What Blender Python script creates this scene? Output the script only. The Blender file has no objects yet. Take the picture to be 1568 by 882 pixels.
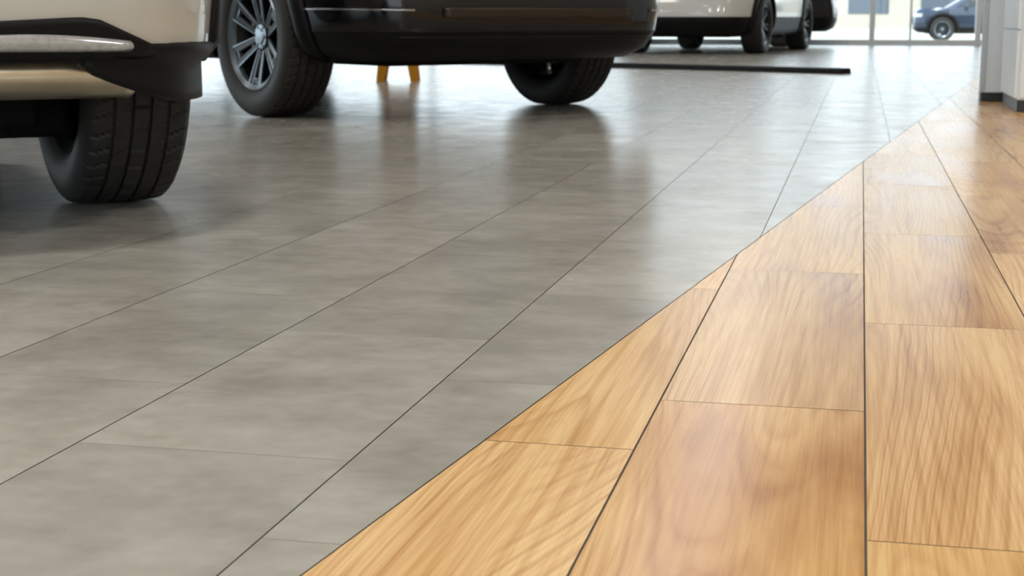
import bpy, bmesh, math, random
from mathutils import Vector
random.seed(7)
scene = bpy.context.scene
rad = math.radians

# ------------------------------------------------------------------ helpers
def new_mat(name):
    m = bpy.data.materials.new(name); m.use_nodes = True
    nt = m.node_tree; b = nt.nodes['Principled BSDF']
    return m, nt, b

def M(name, col, rough=0.5, metal=0.0, coat=0.0, var=0.08, scale=20.0, bump=0.0, spec=0.5):
    m, nt, b = new_mat(name)
    tc = nt.nodes.new('ShaderNodeTexCoord')
    nz = nt.nodes.new('ShaderNodeTexNoise'); nz.inputs['Scale'].default_value = scale
    nz.inputs['Detail'].default_value = 3
    nt.links.new(tc.outputs['Object'], nz.inputs['Vector'])
    mx = nt.nodes.new('ShaderNodeMix'); mx.data_type = 'RGBA'
    mx.inputs[6].default_value = (*[max(0, c*(1-var)) for c in col], 1)
    mx.inputs[7].default_value = (*[min(1, c*(1+var)) for c in col], 1)
    nt.links.new(nz.outputs['Fac'], mx.inputs[0])
    nt.links.new(mx.outputs[2], b.inputs['Base Color'])
    b.inputs['Roughness'].default_value = rough
    b.inputs['Metallic'].default_value = metal
    b.inputs['Coat Weight'].default_value = coat
    b.inputs['Coat Roughness'].default_value = 0.04
    b.inputs['Specular IOR Level'].default_value = spec
    if bump > 0:
        bp = nt.nodes.new('ShaderNodeBump'); bp.inputs['Strength'].default_value = bump
        bp.inputs['Distance'].default_value = 0.002
        nt.links.new(nz.outputs['Fac'], bp.inputs['Height'])
        nt.links.new(bp.outputs['Normal'], b.inputs['Normal'])
    return m

def emat(name, col, strength):
    m, nt, b = new_mat(name)
    b.inputs['Base Color'].default_value = (*col, 1)
    b.inputs['Emission Color'].default_value = (*col, 1)
    b.inputs['Emission Strength'].default_value = strength
    return m

def mesh_obj(name, verts, faces, mats=(), parent=None, smooth=False, fm=None, loc=None):
    me = bpy.data.meshes.new(name)
    me.from_pydata(verts, [], faces); me.update()
    for m in mats: me.materials.append(m)
    if fm is not None:
        me.polygons.foreach_set('material_index', fm)
    if smooth:
        me.polygons.foreach_set('use_smooth', [True]*len(me.polygons))
    ob = bpy.data.objects.new(name, me); scene.collection.objects.link(ob)
    if parent: ob.parent = parent
    if loc: ob.location = loc
    return ob

def box(name, x0, x1, y0, y1, z0, z1, mat, parent=None, bevel=0.0):
    v = [(x0,y0,z0),(x1,y0,z0),(x1,y1,z0),(x0,y1,z0),(x0,y0,z1),(x1,y0,z1),(x1,y1,z1),(x0,y1,z1)]
    f = [(0,3,2,1),(4,5,6,7),(0,1,5,4),(1,2,6,5),(2,3,7,6),(3,0,4,7)]
    ob = mesh_obj(name, v, f, [mat], parent)
    if bevel > 0:
        md = ob.modifiers.new('bev','BEVEL'); md.width = bevel; md.segments = 3
    return ob

def boxes(name, lst, mats, parent=None, bevel=0.0):
    V=[];F=[];fm=[]
    for (x0,x1,y0,y1,z0,z1,mi) in lst:
        k=len(V)
        V += [(x0,y0,z0),(x1,y0,z0),(x1,y1,z0),(x0,y1,z0),(x0,y0,z1),(x1,y0,z1),(x1,y1,z1),(x0,y1,z1)]
        F += [tuple(k+i for i in q) for q in [(0,3,2,1),(4,5,6,7),(0,1,5,4),(1,2,6,5),(2,3,7,6),(3,0,4,7)]]
        fm += [mi]*6
    ob = mesh_obj(name, V, F, mats, parent, fm=fm)
    if bevel > 0:
        md = ob.modifiers.new('bev','BEVEL'); md.width = bevel; md.segments = 2
    return ob

def empty(name, loc=(0,0,0), rot=0.0):
    e = bpy.data.objects.new(name, None); scene.collection.objects.link(e)
    e.location = loc; e.rotation_euler = (0,0,rot); e.empty_display_size = 0.2
    return e

def revolve(prof, N, rfun=None, closed=False):
    V=[];F=[]; n=len(prof)
    for i in range(N):
        a = 2*math.pi*i/N
        for j,(x,r) in enumerate(prof):
            rr = r if rfun is None else rfun(i,j,r)
            V.append((x, rr*math.cos(a), rr*math.sin(a)))
    for i in range(N):
        i2=(i+1)%N
        for j in range(n if closed else n-1):
            j2=(j+1)%n
            F.append((i*n+j, i2*n+j, i2*n+j2, i*n+j2))
    return V,F

# ------------------------------------------------------------------ camera
H = 0.46
cam_d = bpy.data.cameras.new('camera'); cam = bpy.data.objects.new('camera', cam_d)
scene.collection.objects.link(cam)
cam.location = (0,0,H)
cam.rotation_euler = (rad(90-10.17), 0, rad(12.88))
cam_d.lens = 53.0; cam_d.sensor_width = 36.0
cam_d.clip_start = 0.02; cam_d.clip_end = 500
cam_d.dof.use_dof = True; cam_d.dof.focus_distance = 2.0; cam_d.dof.aperture_fstop = 13.0
scene.camera = cam
scene.view_settings.view_transform = 'Standard'

# ------------------------------------------------------------------ floor materials
def floor_common(nt):
    uv = nt.nodes.new('ShaderNodeUVMap'); uv.uv_map = 'UVMap'
    at = nt.nodes.new('ShaderNodeAttribute'); at.attribute_name = 'rnd'
    sp = nt.nodes.new('ShaderNodeSeparateColor'); nt.links.new(at.outputs['Color'], sp.inputs['Color'])
    return uv, sp

def mapping(nt, src, scale):
    mp = nt.nodes.new('ShaderNodeMapping'); mp.inputs['Scale'].default_value = scale
    nt.links.new(src, mp.inputs['Vector']); return mp.outputs['Vector']

def noise(nt, vec, scale, detail=4, rough=0.5, dist=0.0):
    n = nt.nodes.new('ShaderNodeTexNoise'); n.inputs['Scale'].default_value=scale
    n.inputs['Detail'].default_value=detail; n.inputs['Roughness'].default_value=rough
    n.inputs['Distortion'].default_value=dist
    nt.links.new(vec, n.inputs['Vector']); return n.outputs['Fac']

def math_n(nt, op, a, b=None, clamp=False):
    n = nt.nodes.new('ShaderNodeMath'); n.operation=op; n.use_clamp=clamp
    for k,v in enumerate((a,b)):
        if v is None: continue
        if isinstance(v,(int,float)): n.inputs[k].default_value=v
        else: nt.links.new(v, n.inputs[k])
    return n.outputs[0]

def ramp(nt, fac, stops):
    r = nt.nodes.new('ShaderNodeValToRGB'); nt.links.new(fac, r.inputs['Fac'])
    el = r.color_ramp.elements
    el[0].position=stops[0][0]; el[0].color=(*stops[0][1],1)
    el[1].position=stops[-1][0]; el[1].color=(*stops[-1][1],1)
    for p,c in stops[1:-1]:
        e=el.new(p); e.color=(*c,1)
    return r.outputs['Color']

def mixc(nt, fac, a, b, mode='MIX'):
    m = nt.nodes.new('ShaderNodeMix'); m.data_type='RGBA'; m.blend_type=mode
    for idx,v in ((0,fac),(6,a),(7,b)):
        if isinstance(v,(int,float)): m.inputs[idx].default_value=v
        elif isinstance(v,tuple): m.inputs[idx].default_value=(*v,1)
        else: nt.links.new(v, m.inputs[idx])
    return m.outputs[2]

def make_tile_mat():
    m, nt, b = new_mat('grey_porcelain_tile'); uv, sp = floor_common(nt)
    v = uv.outputs['UV']
    n1 = noise(nt, v, 3.6, 3, 0.55)
    n2 = noise(nt, mapping(nt, v, (9,12,1)), 1.0, 3, 0.6)
    n3 = noise(nt, v, 32, 1, 0.5)
    f = math_n(nt,'ADD', math_n(nt,'MULTIPLY',n1,0.5), math_n(nt,'ADD', math_n(nt,'MULTIPLY',n2,0.38), math_n(nt,'MULTIPLY',n3,0.12)))
    c = ramp(nt, f, [(0.33,(0.245,0.232,0.203)),(0.5,(0.335,0.322,0.286)),(0.67,(0.420,0.408,0.372))])
    tone = math_n(nt,'ADD', math_n(nt,'MULTIPLY', sp.outputs[0], 0.18), 0.91)
    hsv = nt.nodes.new('ShaderNodeHueSaturation'); nt.links.new(tone, hsv.inputs['Value']); nt.links.new(c, hsv.inputs['Color'])
    nt.links.new(hsv.outputs['Color'], b.inputs['Base Color'])
    lo = noise(nt, v, 5.0, 2, 0.5)
    r = math_n(nt,'ADD', math_n(nt,'MULTIPLY', lo, 0.14), 0.18)
    nt.links.new(r, b.inputs['Roughness'])
    b.inputs['Specular IOR Level'].default_value = 0.8
    bp = nt.nodes.new('ShaderNodeBump'); bp.inputs['Strength'].default_value=0.06; bp.inputs['Distance'].default_value=0.002
    nt.links.new(noise(nt, mapping(nt, v, (7,9,1)), 1.0, 0, 0.4), bp.inputs['Height'])
    nt.links.new(bp.outputs['Normal'], b.inputs['Normal'])
    return m

def make_wood_mat():
    m, nt, b = new_mat('wood_look_plank'); uv, sp = floor_common(nt)
    v = uv.outputs['UV']
    sx_ = nt.nodes.new('ShaderNodeSeparateXYZ'); nt.links.new(v, sx_.inputs[0])
    lo = noise(nt, mapping(nt, v, (2.8,0.36,1)), 1.0, 1, 0.4, 0.0)
    wig = noise(nt, mapping(nt, v, (18,2.6,1)), 1.0, 2, 0.5)
    fld = math_n(nt,'ADD', math_n(nt,'MULTIPLY', sx_.outputs[0], 55.0), math_n(nt,'ADD', math_n(nt,'MULTIPLY', lo, 44.0), math_n(nt,'MULTIPLY', wig, 1.2)))
    fr = math_n(nt,'FRACT', fld)
    fr2 = math_n(nt,'FRACT', math_n(nt,'MULTIPLY', fld, 2.3))
    line = ramp(nt, fr, [(0.0,(0.35,0.35,0.35)),(0.10,(0.0,0.0,0.0)),(0.60,(0.08,0.08,0.08)),(0.90,(1,1,1)),(1.0,(0.35,0.35,0.35))])
    line2 = ramp(nt, fr2, [(0.0,(0.5,0.5,0.5)),(0.15,(0.0,0.0,0.0)),(0.6,(0.1,0.1,0.1)),(0.92,(1,1,1)),(1.0,(0.5,0.5,0.5))])
    patch = noise(nt, mapping(nt, v, (8,1.4,1)), 1.0, 2, 0.5)
    pm = ramp(nt, patch, [(0.36,(0.18,0.18,0.18)),(0.60,(1,1,1))])
    fib = noise(nt, mapping(nt, v, (320,5,1)), 1.0, 3, 0.6)
    fib2 = noise(nt, mapping(nt, v, (90,1.6,1)), 1.0, 2, 0.5)
    broad = noise(nt, mapping(nt, v, (6.0,1.0,1)), 1.0, 3, 0.5, 0.2)
    base = ramp(nt, broad, [(0.32,(0.51,0.260,0.086)),(0.46,(0.69,0.425,0.172)),(0.64,(0.82,0.570,0.275))])
    dark = mixc(nt, 1.0, base, (0.56,0.37,0.19), 'MULTIPLY')
    c = mixc(nt, math_n(nt,'MULTIPLY', math_n(nt,'MULTIPLY', line, 0.58), pm), base, dark)
    c = mixc(nt, math_n(nt,'MULTIPLY', math_n(nt,'MULTIPLY', line2, 0.30), pm), c, dark)
    fcol = ramp(nt, fib, [(0.30,(0.80,0.71,0.60)),(0.56,(1,1,1)),(1.0,(1,1,1))])
    c = mixc(nt, 0.8, c, fcol, 'MULTIPLY')
    fcol2 = ramp(nt, fib2, [(0.30,(0.78,0.67,0.53)),(0.55,(1,1,1)),(1.0,(1,1,1))])
    c = mixc(nt, 0.8, c, fcol2, 'MULTIPLY')
    hsv = nt.nodes.new('ShaderNodeHueSaturation')
    nt.links.new(math_n(nt,'ADD', math_n(nt,'MULTIPLY', sp.outputs[0], 0.22), 0.87), hsv.inputs['Value'])
    nt.links.new(math_n(nt,'ADD', math_n(nt,'MULTIPLY', sp.outputs[1], 0.12), 0.96), hsv.inputs['Saturation'])
    nt.links.new(c, hsv.inputs['Color'])
    nt.links.new(hsv.outputs['Color'], b.inputs['Base Color'])
    r = math_n(nt,'ADD', math_n(nt,'MULTIPLY', broad, 0.14), 0.19)
    nt.links.new(r, b.inputs['Roughness'])
    b.inputs['Specular IOR Level'].default_value = 0.7
    bp = nt.nodes.new('ShaderNodeBump'); bp.inputs['Strength'].default_value=0.2; bp.inputs['Distance'].default_value=0.001
    h = math_n(nt,'ADD', math_n(nt,'MULTIPLY', line, -0.08), math_n(nt,'ADD', math_n(nt,'MULTIPLY',fib,0.3), math_n(nt,'MULTIPLY',broad,1.6)))
    nt.links.new(h, bp.inputs['Height']); nt.links.new(bp.outputs['Normal'], b.inputs['Normal'])
    return m

tile_m = make_tile_mat(); wood_m = make_wood_mat()
grout_m = M('dark_grout', (0.095,0.078,0.06), 0.9, var=0.2, scale=60)

# ------------------------------------------------------------------ floor geometry
X0, X1, Y0, Y1 = -14.0, 5.5, -5.0, 26.7
BK, BM = -0.574, 0.1186           # material boundary  X = BK + BM*Y
BL = math.sqrt(1+BM*BM)
def clip(poly, side, inset):
    def dist(p): return side*(p[0]-BK-BM*p[1])/BL - inset
    out=[]
    for i in range(len(poly)):
        a=poly[i]; c=poly[(i+1)%len(poly)]
        da=dist(a); dc=dist(c)
        if da>=0: out.append(a)
        if (da>=0)!=(dc>=0):
            t=da/(da-dc); out.append((a[0]+t*(c[0]-a[0]), a[1]+t*(c[1]-a[1])))
    return out
V=[];F=[];fm=[];UV=[];RC=[]
def add_poly(poly, mi, off, rnd):
    k=len(V)
    for p in poly: V.append((p[0],p[1],0.0))
    F.append(tuple(range(k,k+len(poly)))); fm.append(mi)
    for p in poly: UV.append((p[0]+off[0], p[1]+off[1])); RC.append((*rnd,1.0))
tw, tl = 0.315, 0.62
known = {-0.823:1.456, -1.138:1.731, -0.508:1.83+0.62}
k0 = math.floor((X0+0.508)/tw)
x = -0.508 + k0*tw
while x < X1:
    off = None
    for kx,ky in known.items():
        if abs(kx-x)<0.01: off=ky
    if off is None: off = random.choice([0.0,0.31,0.155,0.46])+random.uniform(-.02,.02)
    y = off - math.ceil((off-Y0)/tl)*tl
    while y < Y1:
        a0,a1=max(x+0.0009,X0),min(x+tw-0.0009,X1); b0,b1=max(y+0.0004,Y0),min(y+tl-0.0004,Y1)
        if a1>a0 and b1>b0:
            p = clip([(a0,b0),(a1,b0),(a1,b1),(a0,b1)], -1, 0.0009)
            if len(p)>=3: add_poly(p,0,(random.uniform(0,50),random.uniform(0,50)),(random.random(),random.random(),random.random()))
        y += tl
    x += tw
ww, wl = 0.2435, 1.0
kw = {0.0215:1.325, -0.222:1.785, -0.4655:1.564, 0.265:1.09}
x = 0.0215 - 12*ww
while x < X1:
    off=None
    for kx,ky in kw.items():
        if abs(kx-x)<0.01: off=ky
    if off is None: off = random.uniform(0,1)
    y = off - math.ceil((off-Y0)/wl)*wl
    while y < Y1:
        a0,a1=x+0.0012,min(x+ww-0.0012,X1); b0,b1=max(y+0.0008,Y0),min(y+wl-0.0008,Y1)
        if a1>a0 and b1>b0:
            p = clip([(a0,b0),(a1,b0),(a1,b1),(a0,b1)], +1, 0.0009)
            if len(p)>=3: add_poly(p,1,(random.uniform(0,50),random.uniform(0,50)),(random.random(),random.random(),random.random()))
        y += wl
    x += ww
k=len(V)
zb=-0.0012
for p in [(X0,Y0),(X1,Y0),(X1,Y1),(X0,Y1)]: V.append((p[0],p[1],zb))
for p in [(X0,Y0),(X1,Y0),(X1,Y1),(X0,Y1)]: V.append((p[0],p[1],-0.15))
for q in [(0,1,2,3),(7,6,5,4),(0,4,5,1),(1,5,6,2),(2,6,7,3),(3,7,4,0)]:
    F.append(tuple(k+i for i in q)); fm.append(2)
    for _ in q: UV.append((0,0)); RC.append((0.5,0.5,0.5,1))
fl = mesh_obj('floor', V, F, [tile_m, wood_m, grout_m], fm=fm)
ul = fl.data.uv_layers.new(name='UVMap')
for i,u in enumerate(UV): ul.data[i].uv = u
ca = fl.data.color_attributes.new('rnd','FLOAT_COLOR','CORNER')
for i,c in enumerate(RC): ca.data[i].color = c

# ------------------------------------------------------------------ room shell
wall_m = M('white_wall_paint', (0.55,0.54,0.51), 0.7, var=0.03, scale=4)
ceil_m = M('ceiling_paint', (0.5,0.5,0.49), 0.8, var=0.03, scale=3)
frame_m = M('aluminium_frame', (0.62,0.63,0.64), 0.35, 0.6, var=0.04)
base_m = M('baseboard_grey', (0.25,0.25,0.25), 0.5, var=0.05)
gm, gnt, gb = new_mat('window_glass')
for n in list(gnt.nodes): 
    if n.type!='OUTPUT_MATERIAL': gnt.nodes.remove(n)
tr_ = gnt.nodes.new('ShaderNodeBsdfTransparent'); tr_.inputs[0].default_value=(0.93,0.97,0.96,1)
gl_ = gnt.nodes.new('ShaderNodeBsdfGlossy'); gl_.inputs['Roughness'].default_value=0.02
fr_ = gnt.nodes.new('ShaderNodeFresnel'); fr_.inputs[0].default_value=1.35
mx_ = gnt.nodes.new('ShaderNodeMixShader')
gnt.links.new(fr_.outputs[0], mx_.inputs[0]); gnt.links.new(tr_.outputs[0], mx_.inputs[1]); gnt.links.new(gl_.outputs[0], mx_.inputs[2])
gnt.links.new(mx_.outputs[0], [n for n in gnt.nodes if n.type=='OUTPUT_MATERIAL'][0].inputs[0])

CZ = 4.9; WT = 4.1
box('ceiling', X0-0.2, X1+0.2, Y0-0.2, Y1+0.2, CZ, CZ+0.2, ceil_m)
box('wall_right', X1, X1+0.2, Y0, Y1, -0.15, CZ, wall_m)
boxes('wall_front', [(X0-0.2,X1+0.2,Y0-0.2,Y0,WT-0.5,CZ,0),(X0-0.2,X1+0.2,Y0-0.2,Y0,-0.15,0.5,0),(X0-0.2,X0+1,Y0-0.2,Y0,0.5,WT-0.5,0),(X1-1,X1+0.2,Y0-0.2,Y0,0.5,WT-0.5,0)], [wall_m])
added_win = empty('added_window')  # unseen window added behind the camera to daylight cabinets, bumpers and foreground
xs3=[X0+1+i*1.95 for i in range(10)]; xs3[-1]=X1-1
lst=[(xs3[0],xs3[-1],Y0-0.1,Y0+0.02,0.5,0.57,0),(xs3[0],xs3[-1],Y0-0.1,Y0+0.02,WT-0.57,WT-0.5,0)]
for xx in xs3: lst.append((xx-0.04,xx+0.04,Y0-0.1,Y0+0.03,0.5,WT-0.5,0))
boxes('frame', lst, [frame_m], added_win)
box('pane', xs3[0], xs3[-1], Y0-0.05, Y0-0.04, 0.57, WT-0.57, gm, added_win)
boxes('wall_back', [(X0-0.2,X1+0.2,Y1,Y1+0.2,WT,CZ,0),(X0-0.2,X0+0.4,Y1,Y1+0.2,-0.15,WT,0),(X1-0.5,X1+0.2,Y1,Y1+0.2,-0.15,WT,0)], [wall_m])
xs = [-13.6,-11.6,-9.6,-7.6,-5.6,-3.7,-1.75,0.17,0.80,1.9,3.4,5.0]
lst=[(xs[0],xs[-1],Y1-0.03,Y1+0.12,0.0,0.09,0),(xs[0],xs[-1],Y1-0.03,Y1+0.12,WT-0.1,WT,0),(xs[0],xs[-1],Y1-0.02,Y1+0.1,2.5,2.58,0)]
for i,xx in enumerate(xs):
    w = 0.018 if abs(xx-0.8)<0.01 else 0.045
    lst.append((xx-w,xx+w,Y1-0.04,Y1+0.12,0.0,WT,0))
win = empty('window_1')
boxes('frame', lst, [frame_m], win)
box('pane', xs[0], xs[-1], Y1+0.04, Y1+0.05, 0.09, WT-0.1, gm, win)
boxes('wall_left', [(X0-0.2,X0,Y0,Y1,WT,CZ,0),(X0-0.2,X0,Y0,0,-0.15,WT,0),(X0-0.2,X0,Y1-0.6,Y1,-0.15,WT,0),(X0-0.2,X0,0,Y1-0.6,-0.15,0.02,0)], [wall_m])
ys=[0+2.01*i for i in range(14)]; ys[-1]=Y1-0.6
lst=[(X0-0.12,X0+0.03,0,Y1-0.6,0.02,0.1,0),(X0-0.12,X0+0.03,0,Y1-0.6,WT-0.1,WT,0),(X0-0.12,X0+0.02,0,Y1-0.6,2.5,2.58,0)]
for yy in ys: lst.append((X0-0.12,X0+0.04,yy-0.045,yy+0.045,0.02,WT,0))
win2 = empty('window_2')
boxes('frame', lst, [frame_m], win2)
box('pane', X0-0.05, X0-0.04, 0, Y1-0.6, 0.1, WT-0.1, gm, win2)
box('baseboard_right', X1-0.015, X1, Y0, Y1, 0, 0.1, base_m)

fix_m = M('light_fixture_housing', (0.8,0.8,0.8), 0.4, var=0.02)
led_m = emat('led_diffuser', (1.0,0.96,0.9), 3.0)
led_dim = emat('led_diffuser_dimmed', (1.0,0.96,0.9), 1.2)
for ix in range(4):
    for iy in range(6):
        cx = -10.8+ix*4.6; cy = -2.5+iy*5.0
        near = iy < 2
        e = empty('ceiling_light', (cx,cy,CZ-0.06))
        boxes('housing', [(-0.32,0.32,-0.62,0.62,0.0,0.06,0),(-0.3,0.3,-0.6,0.6,-0.004,0.0,1)], [fix_m, led_m if near else led_dim], e)
        ld = bpy.data.lights.new('lamp','AREA'); ld.shape='RECTANGLE'; ld.size=0.58; ld.size_y=1.18
        ld.energy=(92 if ix>=2 else 62) if near else 30; ld.color=(1.0,0.95,0.88)
        lo = bpy.data.objects.new('lamp', ld); scene.collection.objects.link(lo); lo.parent=e; lo.location=(0,0,-0.02)

# ------------------------------------------------------------------ world, sun, outside
w = bpy.data.worlds.new('world'); scene.world = w; w.use_nodes=True
wn = w.node_tree; bg = wn.nodes['Background']
tc = wn.nodes.new('ShaderNodeTexCoord'); sx = wn.nodes.new('ShaderNodeSeparateXYZ'); wn.links.new(tc.outputs['Generated'], sx.inputs[0])
rp = wn.nodes.new('ShaderNodeValToRGB'); wn.links.new(sx.outputs['Z'], rp.inputs['Fac'])
rp.color_ramp.elements[0].color=(0.90,0.94,1.0,1); rp.color_ramp.elements[1].color=(0.55,0.74,1.0,1)
wn.links.new(rp.outputs['Color'], bg.inputs['Color']); bg.inputs['Strength'].default_value=3.3
sd = bpy.data.lights.new('sun','SUN'); sd.energy=2.6; sd.angle=rad(1); sd.color=(1,0.93,0.82)
so = bpy.data.objects.new('sun', sd); scene.collection.objects.link(so); so.rotation_euler=(rad(36),0,rad(-18)); so.location=(0,-10,30)

GZ=-0.27
lot_m = M('parking_lot_concrete', (0.50,0.45,0.38), 0.9, var=0.12, scale=0.8)
out = box('ground_outside', -80, 80, Y1+0.25, 140, -0.5, GZ, lot_m)
box('ground_side_outside', -80, X0-0.25, -30, Y1+0.25, -0.5, GZ, lot_m)
box('ground_front_outside', X0-0.25, 60, -40, Y0-0.25, -0.5, GZ, lot_m)
bld_m = M('distant_building_wall', (0.50,0.45,0.38), 0.9, var=0.1, scale=0.3)
bwin_m = M('distant_building_window', (0.08,0.10,0.13), 0.2, var=0.1, scale=1)
bl = empty('distant_building', (6,112,GZ))
lst=[(-30,40,0,14,0,3.8,0),(-30.5,40.5,-0.4,14.4,3.8,4.2,0)]
for i in range(13): lst.append((-27+i*5,-24.2+i*5,-0.06,0.1,1.0,3.0,1))
boxes('building_body', lst, [bld_m,bwin_m], bl)
# ------------------------------------------------------------------ cars
plastic = M('black_plastic_trim', (0.0035,0.0035,0.004), 0.45, var=0.3, scale=60, bump=0.08, spec=0.18)
under = M('underbody_black', (0.005,0.005,0.006), 0.7, var=0.4, scale=12, spec=0.2)
rubber = M('tyre_rubber', (0.021,0.019,0.017), 0.6, var=0.25, scale=40, bump=0.12, spec=0.35)
carglass = M('car_glass_tint', (0.01,0.012,0.014), 0.05, var=0.1)
chrome = M('satin_chrome', (0.65,0.65,0.66), 0.18, 1.0, var=0.05)
alloy = M('alloy_wheel_silver', (0.22,0.26,0.30), 0.3, 0.85, var=0.06)
alloy_d = M('alloy_wheel_black', (0.004,0.005,0.006), 0.3, 0.1, coat=0.1, var=0.1, spec=0.3)
steel = M('brake_steel', (0.05,0.048,0.045), 0.5, 0.9, var=0.2)
redlens = M('tail_lamp_red', (0.35,0.01,0.01), 0.1, coat=1.0, var=0.1)
whitelens = M('clear_lamp_lens', (0.42,0.42,0.42), 0.15, 0.4, coat=1.0, var=0.4, scale=60)
exh = M('exhaust_steel', (0.72,0.62,0.47), 0.25, 0.95, var=0.3, scale=9)
platem = M('number_plate', (0.7,0.7,0.68), 0.4, var=0.05)

def tyre_mesh(R, hw, rr, N, hi):
    prof=[(-hw*0.80,rr),(-hw*0.93,rr+0.018),(-hw,rr+0.05),(-hw*1.01,rr+0.075),(-hw*0.96,R-0.028),(-hw*0.90,R-0.014)]
    kinds=[0]*len(prof)
    ribs=5; tw_=hw*0.84; g=0.0042
    pitch = 2*tw_/ribs
    for q in range(ribs):
        a=-tw_+q*pitch+(g if q>0 else 0); b_=-tw_+(q+1)*pitch-(g if q<ribs-1 else 0)
        m=3
        for s in range(m+1):
            xx=a+(b_-a)*s/m; prof.append((xx, R-0.007*(xx/tw_)**2)); kinds.append(q+1)
        if q<ribs-1:
            prof.append((b_+0.0006,R-0.010)); kinds.append(0)
            prof.append((b_+2*g-0.0006,R-0.010)); kinds.append(0)
    tail=[(hw*0.90,R-0.014),(hw*0.96,R-0.028),(hw*1.01,rr+0.075),(hw,rr+0.05),(hw*0.93,rr+0.018),(hw*0.80,rr)]
    for p in tail: prof.append(p); kinds.append(0)
    def rf(i,j,r):
        kd=kinds[j]
        if hi and kd>0:
            sh = (j*1 if kd in (1,5) else (j*2 if kd in(2,4) else 0))
            per = 8 if kd in (1,5) else 10
            if (i+sh)%per==0: return r-(0.008 if kd in (1,5) else 0.006)
        return r
    return revolve(prof, N, rf)

wheel_cache={}
def wheel_data(kind, R, hw, hi):
    key=(kind,R,hw,hi)
    if key in wheel_cache: return wheel_cache[key]
    rr = R*0.655
    V,F = tyre_mesh(R, hw, rr, 400 if hi else 72, hi)
    tm = bpy.data.meshes.new('tyre'); tm.from_pydata(V,[],F); tm.materials.append(rubber)
    tm.polygons.foreach_set('use_smooth',[True]*len(tm.polygons))
    try: tm.set_sharp_from_angle(angle=rad(35))
    except Exception: pass
    V=[];F=[];mi=[]
    def add(v,f,m_):
        k=len(V); V.extend(v); F.extend([tuple(k+i for i in q) for q in f]); mi.extend([m_]*len(f))
    prof=[(hw*0.78,rr+0.004),(hw*0.86,rr+0.006),(hw*0.90,rr),(hw*0.86,rr-0.008),(hw*0.80,rr-0.022),(hw*0.66,rr-0.026)]
    v,f=revolve(prof,96); add(v,f,0)
    prof=[(hw*0.66,rr-0.026),(hw*0.2,rr-0.045),(-hw*0.7,rr-0.03),(-hw*0.86,rr),(-hw*0.80,rr+0.004)]
    v,f=revolve(prof,96); add(v,f,1)
    prof=[(-0.03,0.0),(-0.03,0.155),(-0.01,0.16),(-0.01,0.0)]
    v,f=revolve(prof,48); add(v,f,2)
    prof=[(-0.10,0.0),(-0.10,0.055),(-0.03,0.075)]
    v,f=revolve(prof,32); add(v,f,1)
    prof=[(0.0,0.075),(hw*0.50,0.070),(hw*0.56,0.055)]
    v,f=revolve(prof,36); add(v,f,1)
    prof=[(hw*0.56,0.055),(hw*0.57,0.036),(hw*0.62,0.033),(hw*0.64,0.0)]
    v,f=revolve(prof,36); add(v,f,0)
    ns = 6
    ro = rr-0.018
    def bar(a0,r0,w0,a1,r1,w1,x0,x1,th,m_):
        p0=Vector((r0*math.cos(a0),r0*math.sin(a0))); p1=Vector((r1*math.cos(a1),r1*math.sin(a1)))
        d=(p1-p0).normalized(); nrm=Vector((-d.y,d.x))
        vs=[]
        for p,wd,xx in ((p0,w0,x0),(p1,w1,x1)):
            for sgn,fx,k_ in ((-1,0,1),(-0.72,0.004,1),(0.72,0.004,1),(1,0,1)):
                q=p+nrm*wd*0.5*sgn; vs.append((xx+fx,q.x,q.y))
            for sgn in (1,-1):
                q=p+nrm*wd*0.5*sgn; vs.append((xx-th,q.x,q.y))
        fs=[(i,(i+1)%6,6+(i+1)%6,6+i) for i in range(6)]+[(0,1,2,3,4,5),(11,10,9,8,7,6)]
        add(vs,fs,m_)
    for s in range(ns):
        a=2*math.pi*(s+0.25)/ns
        if kind=='machined':
            for sg in (-1,1):
                bar(a+sg*0.30,0.055,0.030,a+sg*0.155,ro,0.040,hw*0.46,hw*0.74,0.04,1)
                bar(a+sg*0.42,0.066,0.004,a+sg*0.230,ro,0.008,hw*0.50,hw*0.78,0.006,0)
            bar(a-0.19,0.215,0.030,a+0.19,0.215,0.030,hw*0.70,hw*0.70,0.03,1)
            bar(a-0.09,0.196,0.005,a+0.09,0.196,0.005,hw*0.72,hw*0.72,0.02,0)
            bar(a-0.30,0.10,0.02,a+0.30,0.10,0.02,hw*0.5,hw*0.5,0.02,1)
        else:
            for sg in (-1,1):
                bar(a+sg*0.1,0.05,0.026,a+sg*0.17,ro,0.03,hw*0.48,hw*0.74,0.025,1)
        bx=hw*0.57
        ang=a+math.pi/ns
        cyv,cyf=revolve([(bx-0.015,0.008),(bx,0.008),(bx+0.001,0.0)],8)
        cyv=[(p[0],p[1]+0.047*math.cos(ang)*0.98,p[2]+0.047*math.sin(ang)*0.98) for p in cyv]; add(cyv,cyf,2)
    rm = bpy.data.meshes.new('rim'); rm.from_pydata(V,[],F)
    for m_ in (alloy if kind!='black' else alloy_d, alloy_d, steel): rm.materials.append(m_)
    rm.polygons.foreach_set('material_index', mi)
    wheel_cache[key]=(tm,rm); return tm,rm

def interp(tab, z, c):
    if z<=tab[0][0]: return tab[0][c]
    for i in range(len(tab)-1):
        if z<=tab[i+1][0]:
            t=(z-tab[i][0])/(tab[i+1][0]-tab[i][0]); return tab[i][c]+t*(tab[i+1][c]-tab[i][c])
    return tab[-1][c]

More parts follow.
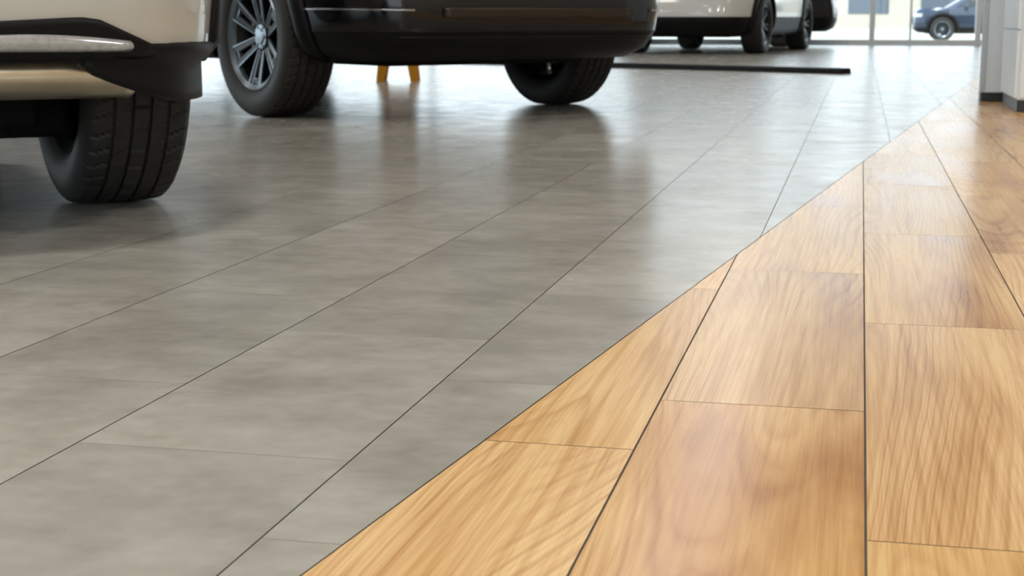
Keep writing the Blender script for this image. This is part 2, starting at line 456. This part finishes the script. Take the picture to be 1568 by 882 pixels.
class Car:
    def __init__(s, name, paint, key_wheel, key_loc, heading, W=1.9, wb=2.75, tr=1.62, roh=0.85, foh=0.9,
                 R=0.375, hw=0.118, zb=0.26, clad=0.46, n=5.0, kind='machined', hi=False, scale=1.0, tab=None):
        s.W,s.wb,s.tr,s.R,s.n,s.zb = W,wb,tr,R,n,zb
        s.yr=-wb/2-roh; s.yf=wb/2+foh
        s.tab = tab or [(zb,0.90,0.16,0.20),(zb+0.05,0.955,0.06,0.09),(0.40,0.985,0.01,0.02),(0.50,1.0,0.0,0.0),(0.62,1.0,0.015,0.0),
                 (0.80,0.99,0.06,0.03),(0.95,0.965,0.08,0.08),(1.03,0.93,0.11,0.18)]
        s.gh = [(1.03,0.93,0.11,0.95),(1.30,0.86,0.22,1.40),(1.52,0.78,0.36,1.80),(1.62,0.72,0.46,2.02),(1.67,0.62,0.62,2.3),(1.685,0.4,1.0,2.7)]
        hx,hy = key_wheel
        lx,ly = hx*tr/2, hy*wb/2
        c,sn=math.cos(heading),math.sin(heading)
        ox,oy = key_loc[0]-(lx*c-ly*sn), key_loc[1]-(lx*sn+ly*c)
        e = empty(name,(ox,oy,key_loc[2] if len(key_loc)>2 else 0.0),heading); s.e=e
        zs=[]; z=zb
        keys=sorted(set([t[0] for t in s.tab]+[clad]))
        for a,b_ in zip(keys[:-1],keys[1:]):
            m=max(1,int(round((b_-a)/0.04)))
            for i in range(m): zs.append(a+(b_-a)*i/m)
        zs.append(keys[-1])
        N=160
        V=[];F=[];fm=[]
        for z in zs:
            for i in range(N): V.append(s.pt(360*i/N,z))
        for k in range(len(zs)-1):
            for i in range(N):
                j=(i+1)%N; F.append((k*N+i,k*N+j,(k+1)*N+j,(k+1)*N+i)); fm.append(0 if (zs[k]+zs[k+1])/2<clad else 1)
        F.append(tuple(reversed(range(N)))); fm.append(0)
        top=len(zs)-1
        F.append(tuple(top*N+i for i in range(N))); fm.append(1)
        body=mesh_obj('body',V,F,[plastic,paint,carglass],e,smooth=True,fm=fm)
        body.data.polygons[len(F)-1].use_smooth=False; body.data.polygons[len(F)-2].use_smooth=False
        cv=[];cf=[]
        for sx_ in (-1,1):
            for sy_ in (-1,1):
                k=len(cv); n_=40; rw=R+0.055
                xa=sx_*(W/2-0.36); xb=sx_*(W/2+0.2)
                for xx in (xa,xb):
                    for i in range(n_):
                        a=2*math.pi*i/n_; cv.append((xx,sy_*wb/2+rw*math.cos(a),R+0.01+rw*math.sin(a)))
                for i in range(n_):
                    j=(i+1)%n_; q=(k+i,k+j,k+n_+j,k+n_+i); cf.append(q if sx_<0 else q[::-1])
                c1=tuple(k+i for i in range(n_)); c2=tuple(k+n_+i for i in range(n_))
                if sx_<0: cf.append(tuple(reversed(c1))); cf.append(c2)
                else: cf.append(c1); cf.append(tuple(reversed(c2)))
        cut=mesh_obj('well_cutter',cv,cf,[under],e)
        bmn=bmesh.new(); bmn.from_mesh(cut.data); bmesh.ops.recalc_face_normals(bmn,faces=bmn.faces); bmn.to_mesh(cut.data); bmn.free()
        md=body.modifiers.new('wells','BOOLEAN'); md.operation='DIFFERENCE'; md.object=cut; md.solver='EXACT'
        bpy.context.view_layer.update()
        dg=bpy.context.evaluated_depsgraph_get()
        nm=bpy.data.meshes.new_from_object(body.evaluated_get(dg)); body.modifiers.clear(); body.data=nm
        bpy.data.objects.remove(cut)
        try: nm.set_sharp_from_angle(angle=rad(40))
        except Exception: pass
        V=[];F=[];fm=[]; zs=[]
        for a,b_ in zip(s.gh[:-1],s.gh[1:]):
            m=max(2,int((b_[0]-a[0])/0.06)); 
            for i in range(m): zs.append(a[0]+(b_[0]-a[0])*i/m)
        zs.append(s.gh[-1][0])
        for z in zs:
            for i in range(N): V.append(s.pt(360*i/N,z,s.gh))
        pill=[s.yr+0.35, -0.72, 0.25]
        for k in range(len(zs)-1):
            zm=(zs[k]+zs[k+1])/2
            for i in range(N):
                j=(i+1)%N; F.append((k*N+i,k*N+j,(k+1)*N+j,(k+1)*N+i))
                p=V[k*N+i]; g = 1.06<zm<1.53
                ph=(360*(i+.5)/N)%360
                side = abs(p[0])>0.5*W*interp(s.gh,zm,1)*0.97
                if g and side and any(abs(p[1]-q)<0.06 for q in pill): g=False
                if g and (40<ph<52 or 128<ph<140 or 220<ph<232 or 308<ph<320): g=False
                fm.append(2 if g else 1)
        F.append(tuple((len(zs)-1)*N+i for i in range(N))); fm.append(1)
        mesh_obj('cabin',V,F,[plastic,paint,carglass],e,smooth=True,fm=fm)
        boxes('underbody',[(-0.55,0.55,s.yr+0.45,s.yf-0.4,zb-0.03,zb+0.1,0),(-tr/2+0.1,tr/2-0.1,-wb/2-0.05,-wb/2+0.05,R-0.10,R-0.02,0),
                           (-tr/2+0.1,tr/2-0.1,wb/2-0.05,wb/2+0.05,R-0.10,R-0.02,0)],[under],e,bevel=0.015)
        tm,rm=wheel_data(kind,R,hw,hi)
        q=0
        for sx_ in (-1,1):
            for sy_ in (-1,1):
                q+=1
                for me,nmn in ((tm,'tyre'),(rm,'rim')):
                    o=bpy.data.objects.new('%s_%d'%(nmn,q),me); scene.collection.objects.link(o); o.parent=e
                    o.location=(sx_*tr/2,sy_*wb/2,R-0.002); o.rotation_euler=(random.uniform(0,0.01) if nmn=='tyre' else 0.2*q,0,0 if sx_>0 else math.pi)
        V=[];F=[]
        for sx_ in (-1,1):
            for sy_ in (-1,1):
                k=len(V); n_=36; cols=4
                for i in range(n_+1):
                    a=rad(-14+208*i/n_)
                    for c_ in range(cols+1):
                        rw=R+0.050+0.075*c_/cols
                        yy=sy_*wb/2+rw*math.cos(a); zz=R+0.01+rw*math.sin(a)
                        zz=max(zz,zb)
                        xx=s.sidex(yy,zz)+0.018*math.sin(math.pi*(0.25+0.75*c_/cols))
                        V.append((sx_*xx,yy,zz))
                for i in range(n_):
                    for c_ in range(cols):
                        a0=k+i*(cols+1)+c_; F.append((a0,a0+1,a0+cols+2,a0+cols+1))
        o=mesh_obj('arch_trim',V,F,[plastic],e,smooth=True)
        md=o.modifiers.new('s','SOLIDIFY'); md.thickness=0.02; md.offset=0
        for sg in (-1,1):
            ph=-90+sg*36
            s.patch('tail_lamp_%d'%(1 if sg<0 else 2), ph-10,ph+10,0.82,0.98,0.012,redlens)
            ph=90+sg*34
            s.patch('head_lamp_%d'%(1 if sg<0 else 2), ph-10,ph+10,0.74,0.86,0.012,whitelens)
        s.patch('number_plate',-99,-81,0.72,0.84,0.012,platem)
        s.patch('grille',70,110,0.52,0.80,0.012,plastic)
        boxes('mirrors',[(-W/2-0.16,-W/2+0.06,0.62,0.74,1.02,1.15,0),(W/2-0.06,W/2+0.16,0.62,0.74,1.02,1.15,0)],[paint],e,bevel=0.03)
    def sidex(s,y,z):
        hw=s.W/2*interp(s.tab,z,1); y0=s.yr+interp(s.tab,z,2); y1=s.yf-interp(s.tab,z,3)
        t=min(0.999,abs((y-(y0+y1)/2)/((y1-y0)/2)))
        return hw*(1-t**s.n)**(1/s.n)
    def pt(s,ph,z,tab=None,off=0.0):
        tab=tab or s.tab
        hw=s.W/2*interp(tab,z,1); y0=s.yr+interp(tab,z,2); y1=s.yf-interp(tab,z,3)
        c,sn=math.cos(rad(ph)),math.sin(rad(ph)); n=s.n
        r=(abs(c)**n+abs(sn)**n)**(-1/n)
        hw+=off; h=(y1-y0)/2+off
        return (hw*r*c,(y0+y1)/2+h*r*sn,z)
    def patch(s,name,p0,p1,z0,z1,off,mat,thick=0.012,taper=None,npn=24,nz=6,bulge=0.0):
        V=[];F=[]
        for i in range(npn+1):
            u=i/npn; ph=p0+(p1-p0)*u
            a,b_=(z0,z1) if taper is None else taper(u)
            for k in range(nz+1):
                t=k/nz; z=a+(b_-a)*t
                V.append(s.pt(ph,z,off=off+bulge*math.sin(math.pi*t)))
        for i in range(npn):
            for k in range(nz):
                a0=i*(nz+1)+k; F.append((a0,a0+nz+1,a0+nz+2,a0+1))
        o=mesh_obj(name,V,F,[mat],s.e,smooth=True)
        md=o.modifiers.new('s','SOLIDIFY'); md.thickness=thick; md.offset=-1
        return o

silver = M('champagne_white_paint',(0.50,0.49,0.445),0.3,0.15,coat=1.0,var=0.02)
blackp = M('black_car_paint',(0.0025,0.0025,0.003),0.2,0.0,coat=0.4,var=0.05,spec=0.3)
whitep = M('white_car_paint',(0.62,0.61,0.58),0.3,0.0,coat=1.0,var=0.02)
bluep = M('blue_car_paint',(0.010,0.022,0.048),0.25,0.3,coat=0.6,var=0.05)

# near silver SUV
c1 = Car('silver_suv', silver, (1,-1), (-1.85,3.50), rad(41), W=2.03, roh=0.80, hw=0.126, zb=0.372, clad=0.396, n=6.5, hi=True,
         tab=[(0.372,0.965,0.04,0.08),(0.384,0.985,0.015,0.03),(0.396,0.99,0.008,0.02),(0.50,1.0,0.0,0.0),(0.62,1.0,0.015,0.0),(0.80,0.99,0.06,0.03),(0.95,0.965,0.08,0.08),(1.03,0.93,0.11,0.18)])
for sg,nm in ((1,'valance_1'),(-1,'valance_2')):
    ph0=-90+sg*31; ph1=-90+sg*66
    def tp(u,sg=sg):
        t=(u if sg>0 else 1-u)
        zl = 0.365-0.080*min(1,t/0.28)**0.7
        if t>0.55: zl += 0.04*((t-0.55)/0.45)
        return (zl,0.402)
    c1.patch(nm,min(ph0,ph1),max(ph0,ph1),0.285,0.41,0.010,plastic,0.04,taper=tp)
for sg,nm in ((1,'lamp_1'),(-1,'lamp_2')):
    p0=-90+sg*13; p1=-90+sg*34
    if sg<0: p0,p1=p1,p0
    f=(lambda u:u) if sg>0 else (lambda u:1-u)
    q0=-90+sg*4; q1=-90+sg*37
    if sg<0: q0,q1=q1,q0
    def tps(u,f=f):
        t=f(u); top=0.432+0.028*min(1,t*1.3)
        if t>0.82: top -= 0.06*((t-0.82)/0.18)
        return (0.376,max(top,0.392))
    c1.patch('reflector_surround_'+nm[-1],q0,q1,0.385,0.45,0.010,plastic,0.012,taper=tps)
    c1.patch('reflector_'+nm[-1],p0,p1,0.398,0.42,0.016,whitelens,0.01,taper=lambda u,f=f:(0.396-0.004*f(u),0.402+0.026*math.sin(math.pi*min(1,0.05+f(u)*0.80))),bulge=0.008)
prof=[(-0.42,0.0),(-0.42,0.05),(-0.40,0.085),(-0.36,0.098),(0.36,0.098),(0.385,0.10),(0.39,0.092),(0.41,0.07),(0.42,0.04),(0.42,0.0)]
v,f=revolve(prof,48)
v=[(p[0]+0.34,p[1]*1.1+c1.yr+0.25,p[2]*0.62+0.350) for p in v]
mesh_obj('muffler',v,f,[exh],c1.e,smooth=True)
boxes('suspension_arms',[(0.10,0.72,-1.375-0.04,-1.375+0.07,0.17,0.215,0),(0.25,0.70,-1.375+0.2,-1.375+0.26,0.23,0.28,0),(-0.62,0.62,-1.50,-1.25,0.20,0.38,0),(0.56,0.70,-1.45,-1.30,0.18,0.50,0)],[under],c1.e,bevel=0.012)

# middle black SUV
c2 = Car('black_suv', blackp, (-1,-1), (-2.685,6.74), rad(50), W=2.02, wb=2.85, tr=1.70, roh=0.96, hw=0.130, zb=0.27, clad=0.40, n=6.0, hi=True)
c2.patch('skid_plate',-118,-62,0.42,0.50,0.012,M('skid_plate_bronze',(0.045,0.037,0.031),0.28,0.6,var=0.05),0.012,taper=lambda u:(0.46,0.50))
c2.patch('bumper_lip',-128,-52,0.35,0.375,0.012,plastic,0.02)
c2.patch('fog_trim_1',-140,-124,0.46,0.475,0.014,chrome,0.006,taper=lambda u:(0.494-0.006*u,0.499-0.006*u))
c2.patch('fog_trim_2',-56,-40,0.46,0.475,0.014,chrome,0.006,taper=lambda u:(0.492,0.497))

c3 = Car('white_suv', whitep, (1,-1), (-1.33,20.0), rad(-9), zb=0.24, clad=0.47, kind='black', hw=0.14)
c4 = Car('black_suv', blackp, (1,-1), (0,0), rad(90), zb=0.24, clad=0.46, kind='black')
c4.e.location = (-2.62,25.35,0)
c5 = Car('blue_suv', bluep, (-1,1), (2.46,49.8,GZ), rad(90), zb=0.26, clad=0.42, kind='machined')

# ------------------------------------------------------------------ wet floor sign
yel = M('yellow_plastic',(0.75,0.34,0.01),0.4,var=0.05)
ws = empty('wet_floor_sign',(-3.31,10.73,0),rad(13))
V=[];F=[]
def panel(sgn):
    pts=[(-0.15,0),(-0.10,0),(-0.075,0.12),(0.075,0.12),(0.10,0),(0.15,0),(0.10,0.60),(0.05,0.63),(-0.05,0.63),(-0.10,0.60)]
    k=len(V)
    for t in (0,0.012):
        for x_,z_ in pts:
            V.append((x_, sgn*((0.63-z_)*0.26+0.006)+ (t if sgn>0 else -t), z_))
    n_=len(pts)
    F.append(tuple(k+i for i in range(n_))); F.append(tuple(k+n_+i for i in reversed(range(n_))))
    for i in range(n_):
        j=(i+1)%n_; F.append((k+i,k+n_+i,k+n_+j,k+j))
panel(1); panel(-1)
mesh_obj('panels',V,F,[yel],ws)

rb = M('black_rubber_strip',(0.006,0.006,0.007),0.6,var=0.2,scale=30,spec=0.15)
p0=Vector((-3.9,15.0,0)); p1=Vector((-0.115,12.95,0)); L=(p1-p0).length
st=empty('floor_cable_cover',tuple((p0+p1)/2),math.atan2(p1.y-p0.y,p1.x-p0.x))
pr=[(-0.09,0),(-0.08,0.034),(-0.06,0.045),(0.06,0.045),(0.08,0.034),(0.09,0)]
V=[(-L/2,a,b_) for a,b_ in pr]+[(L/2,a,b_) for a,b_ in pr]
F=[(i,i+1,7+i,6+i) for i in range(5)]+[(0,6,11,5),(5,4,3,2,1,0),(6,7,8,9,10,11)]
mesh_obj('ramp_profile',V,F,[rb],st)

# ------------------------------------------------------------------ cabinets on the right
cabw = M('white_laminate',(0.82,0.88,0.94),0.3,var=0.02)
cabg = M('grey_laminate',(0.55,0.60,0.64),0.35,var=0.04)
blk = M('black_plinth',(0.008,0.008,0.008),0.4,var=0.1)
cb = empty('storage_cabinet',(0.76,7.84,0))
lst=[(0.0,1.6,0.0,0.80,0.06,1.05,0),(0.0,1.6,0.0,0.80,0.0,0.06,1),(-0.02,1.62,-0.02,0.82,1.05,1.08,2)]
for i in range(2):
    lst.append((-0.014,0.0,0.008+i*0.40,0.392+i*0.40,0.07,0.395,0)); lst.append((-0.014,0.0,0.008+i*0.40,0.392+i*0.40,0.405,1.04,0))
for i in range(3):
    lst.append((0.008+i*0.53,0.525+i*0.53,-0.014,0.0,0.07,0.395,0)); lst.append((0.008+i*0.53,0.525+i*0.53,-0.014,0.0,0.405,1.04,0))
boxes('carcass_and_doors',lst,[cabw,blk,cabg],cb,bevel=0.002)
rc = empty('reception_counter',(0.66,8.82,0))
boxes('counter_body',[(0.0,1.7,0.0,0.16,0.05,1.1,0),(0.0,1.7,0.0,0.16,0.0,0.05,1),(-0.01,1.72,-0.02,0.18,1.1,1.14,2),(-0.008,0.02,-0.008,0.03,0.05,1.1,2)],[cabw,blk,cabg],rc,bevel=0.003)
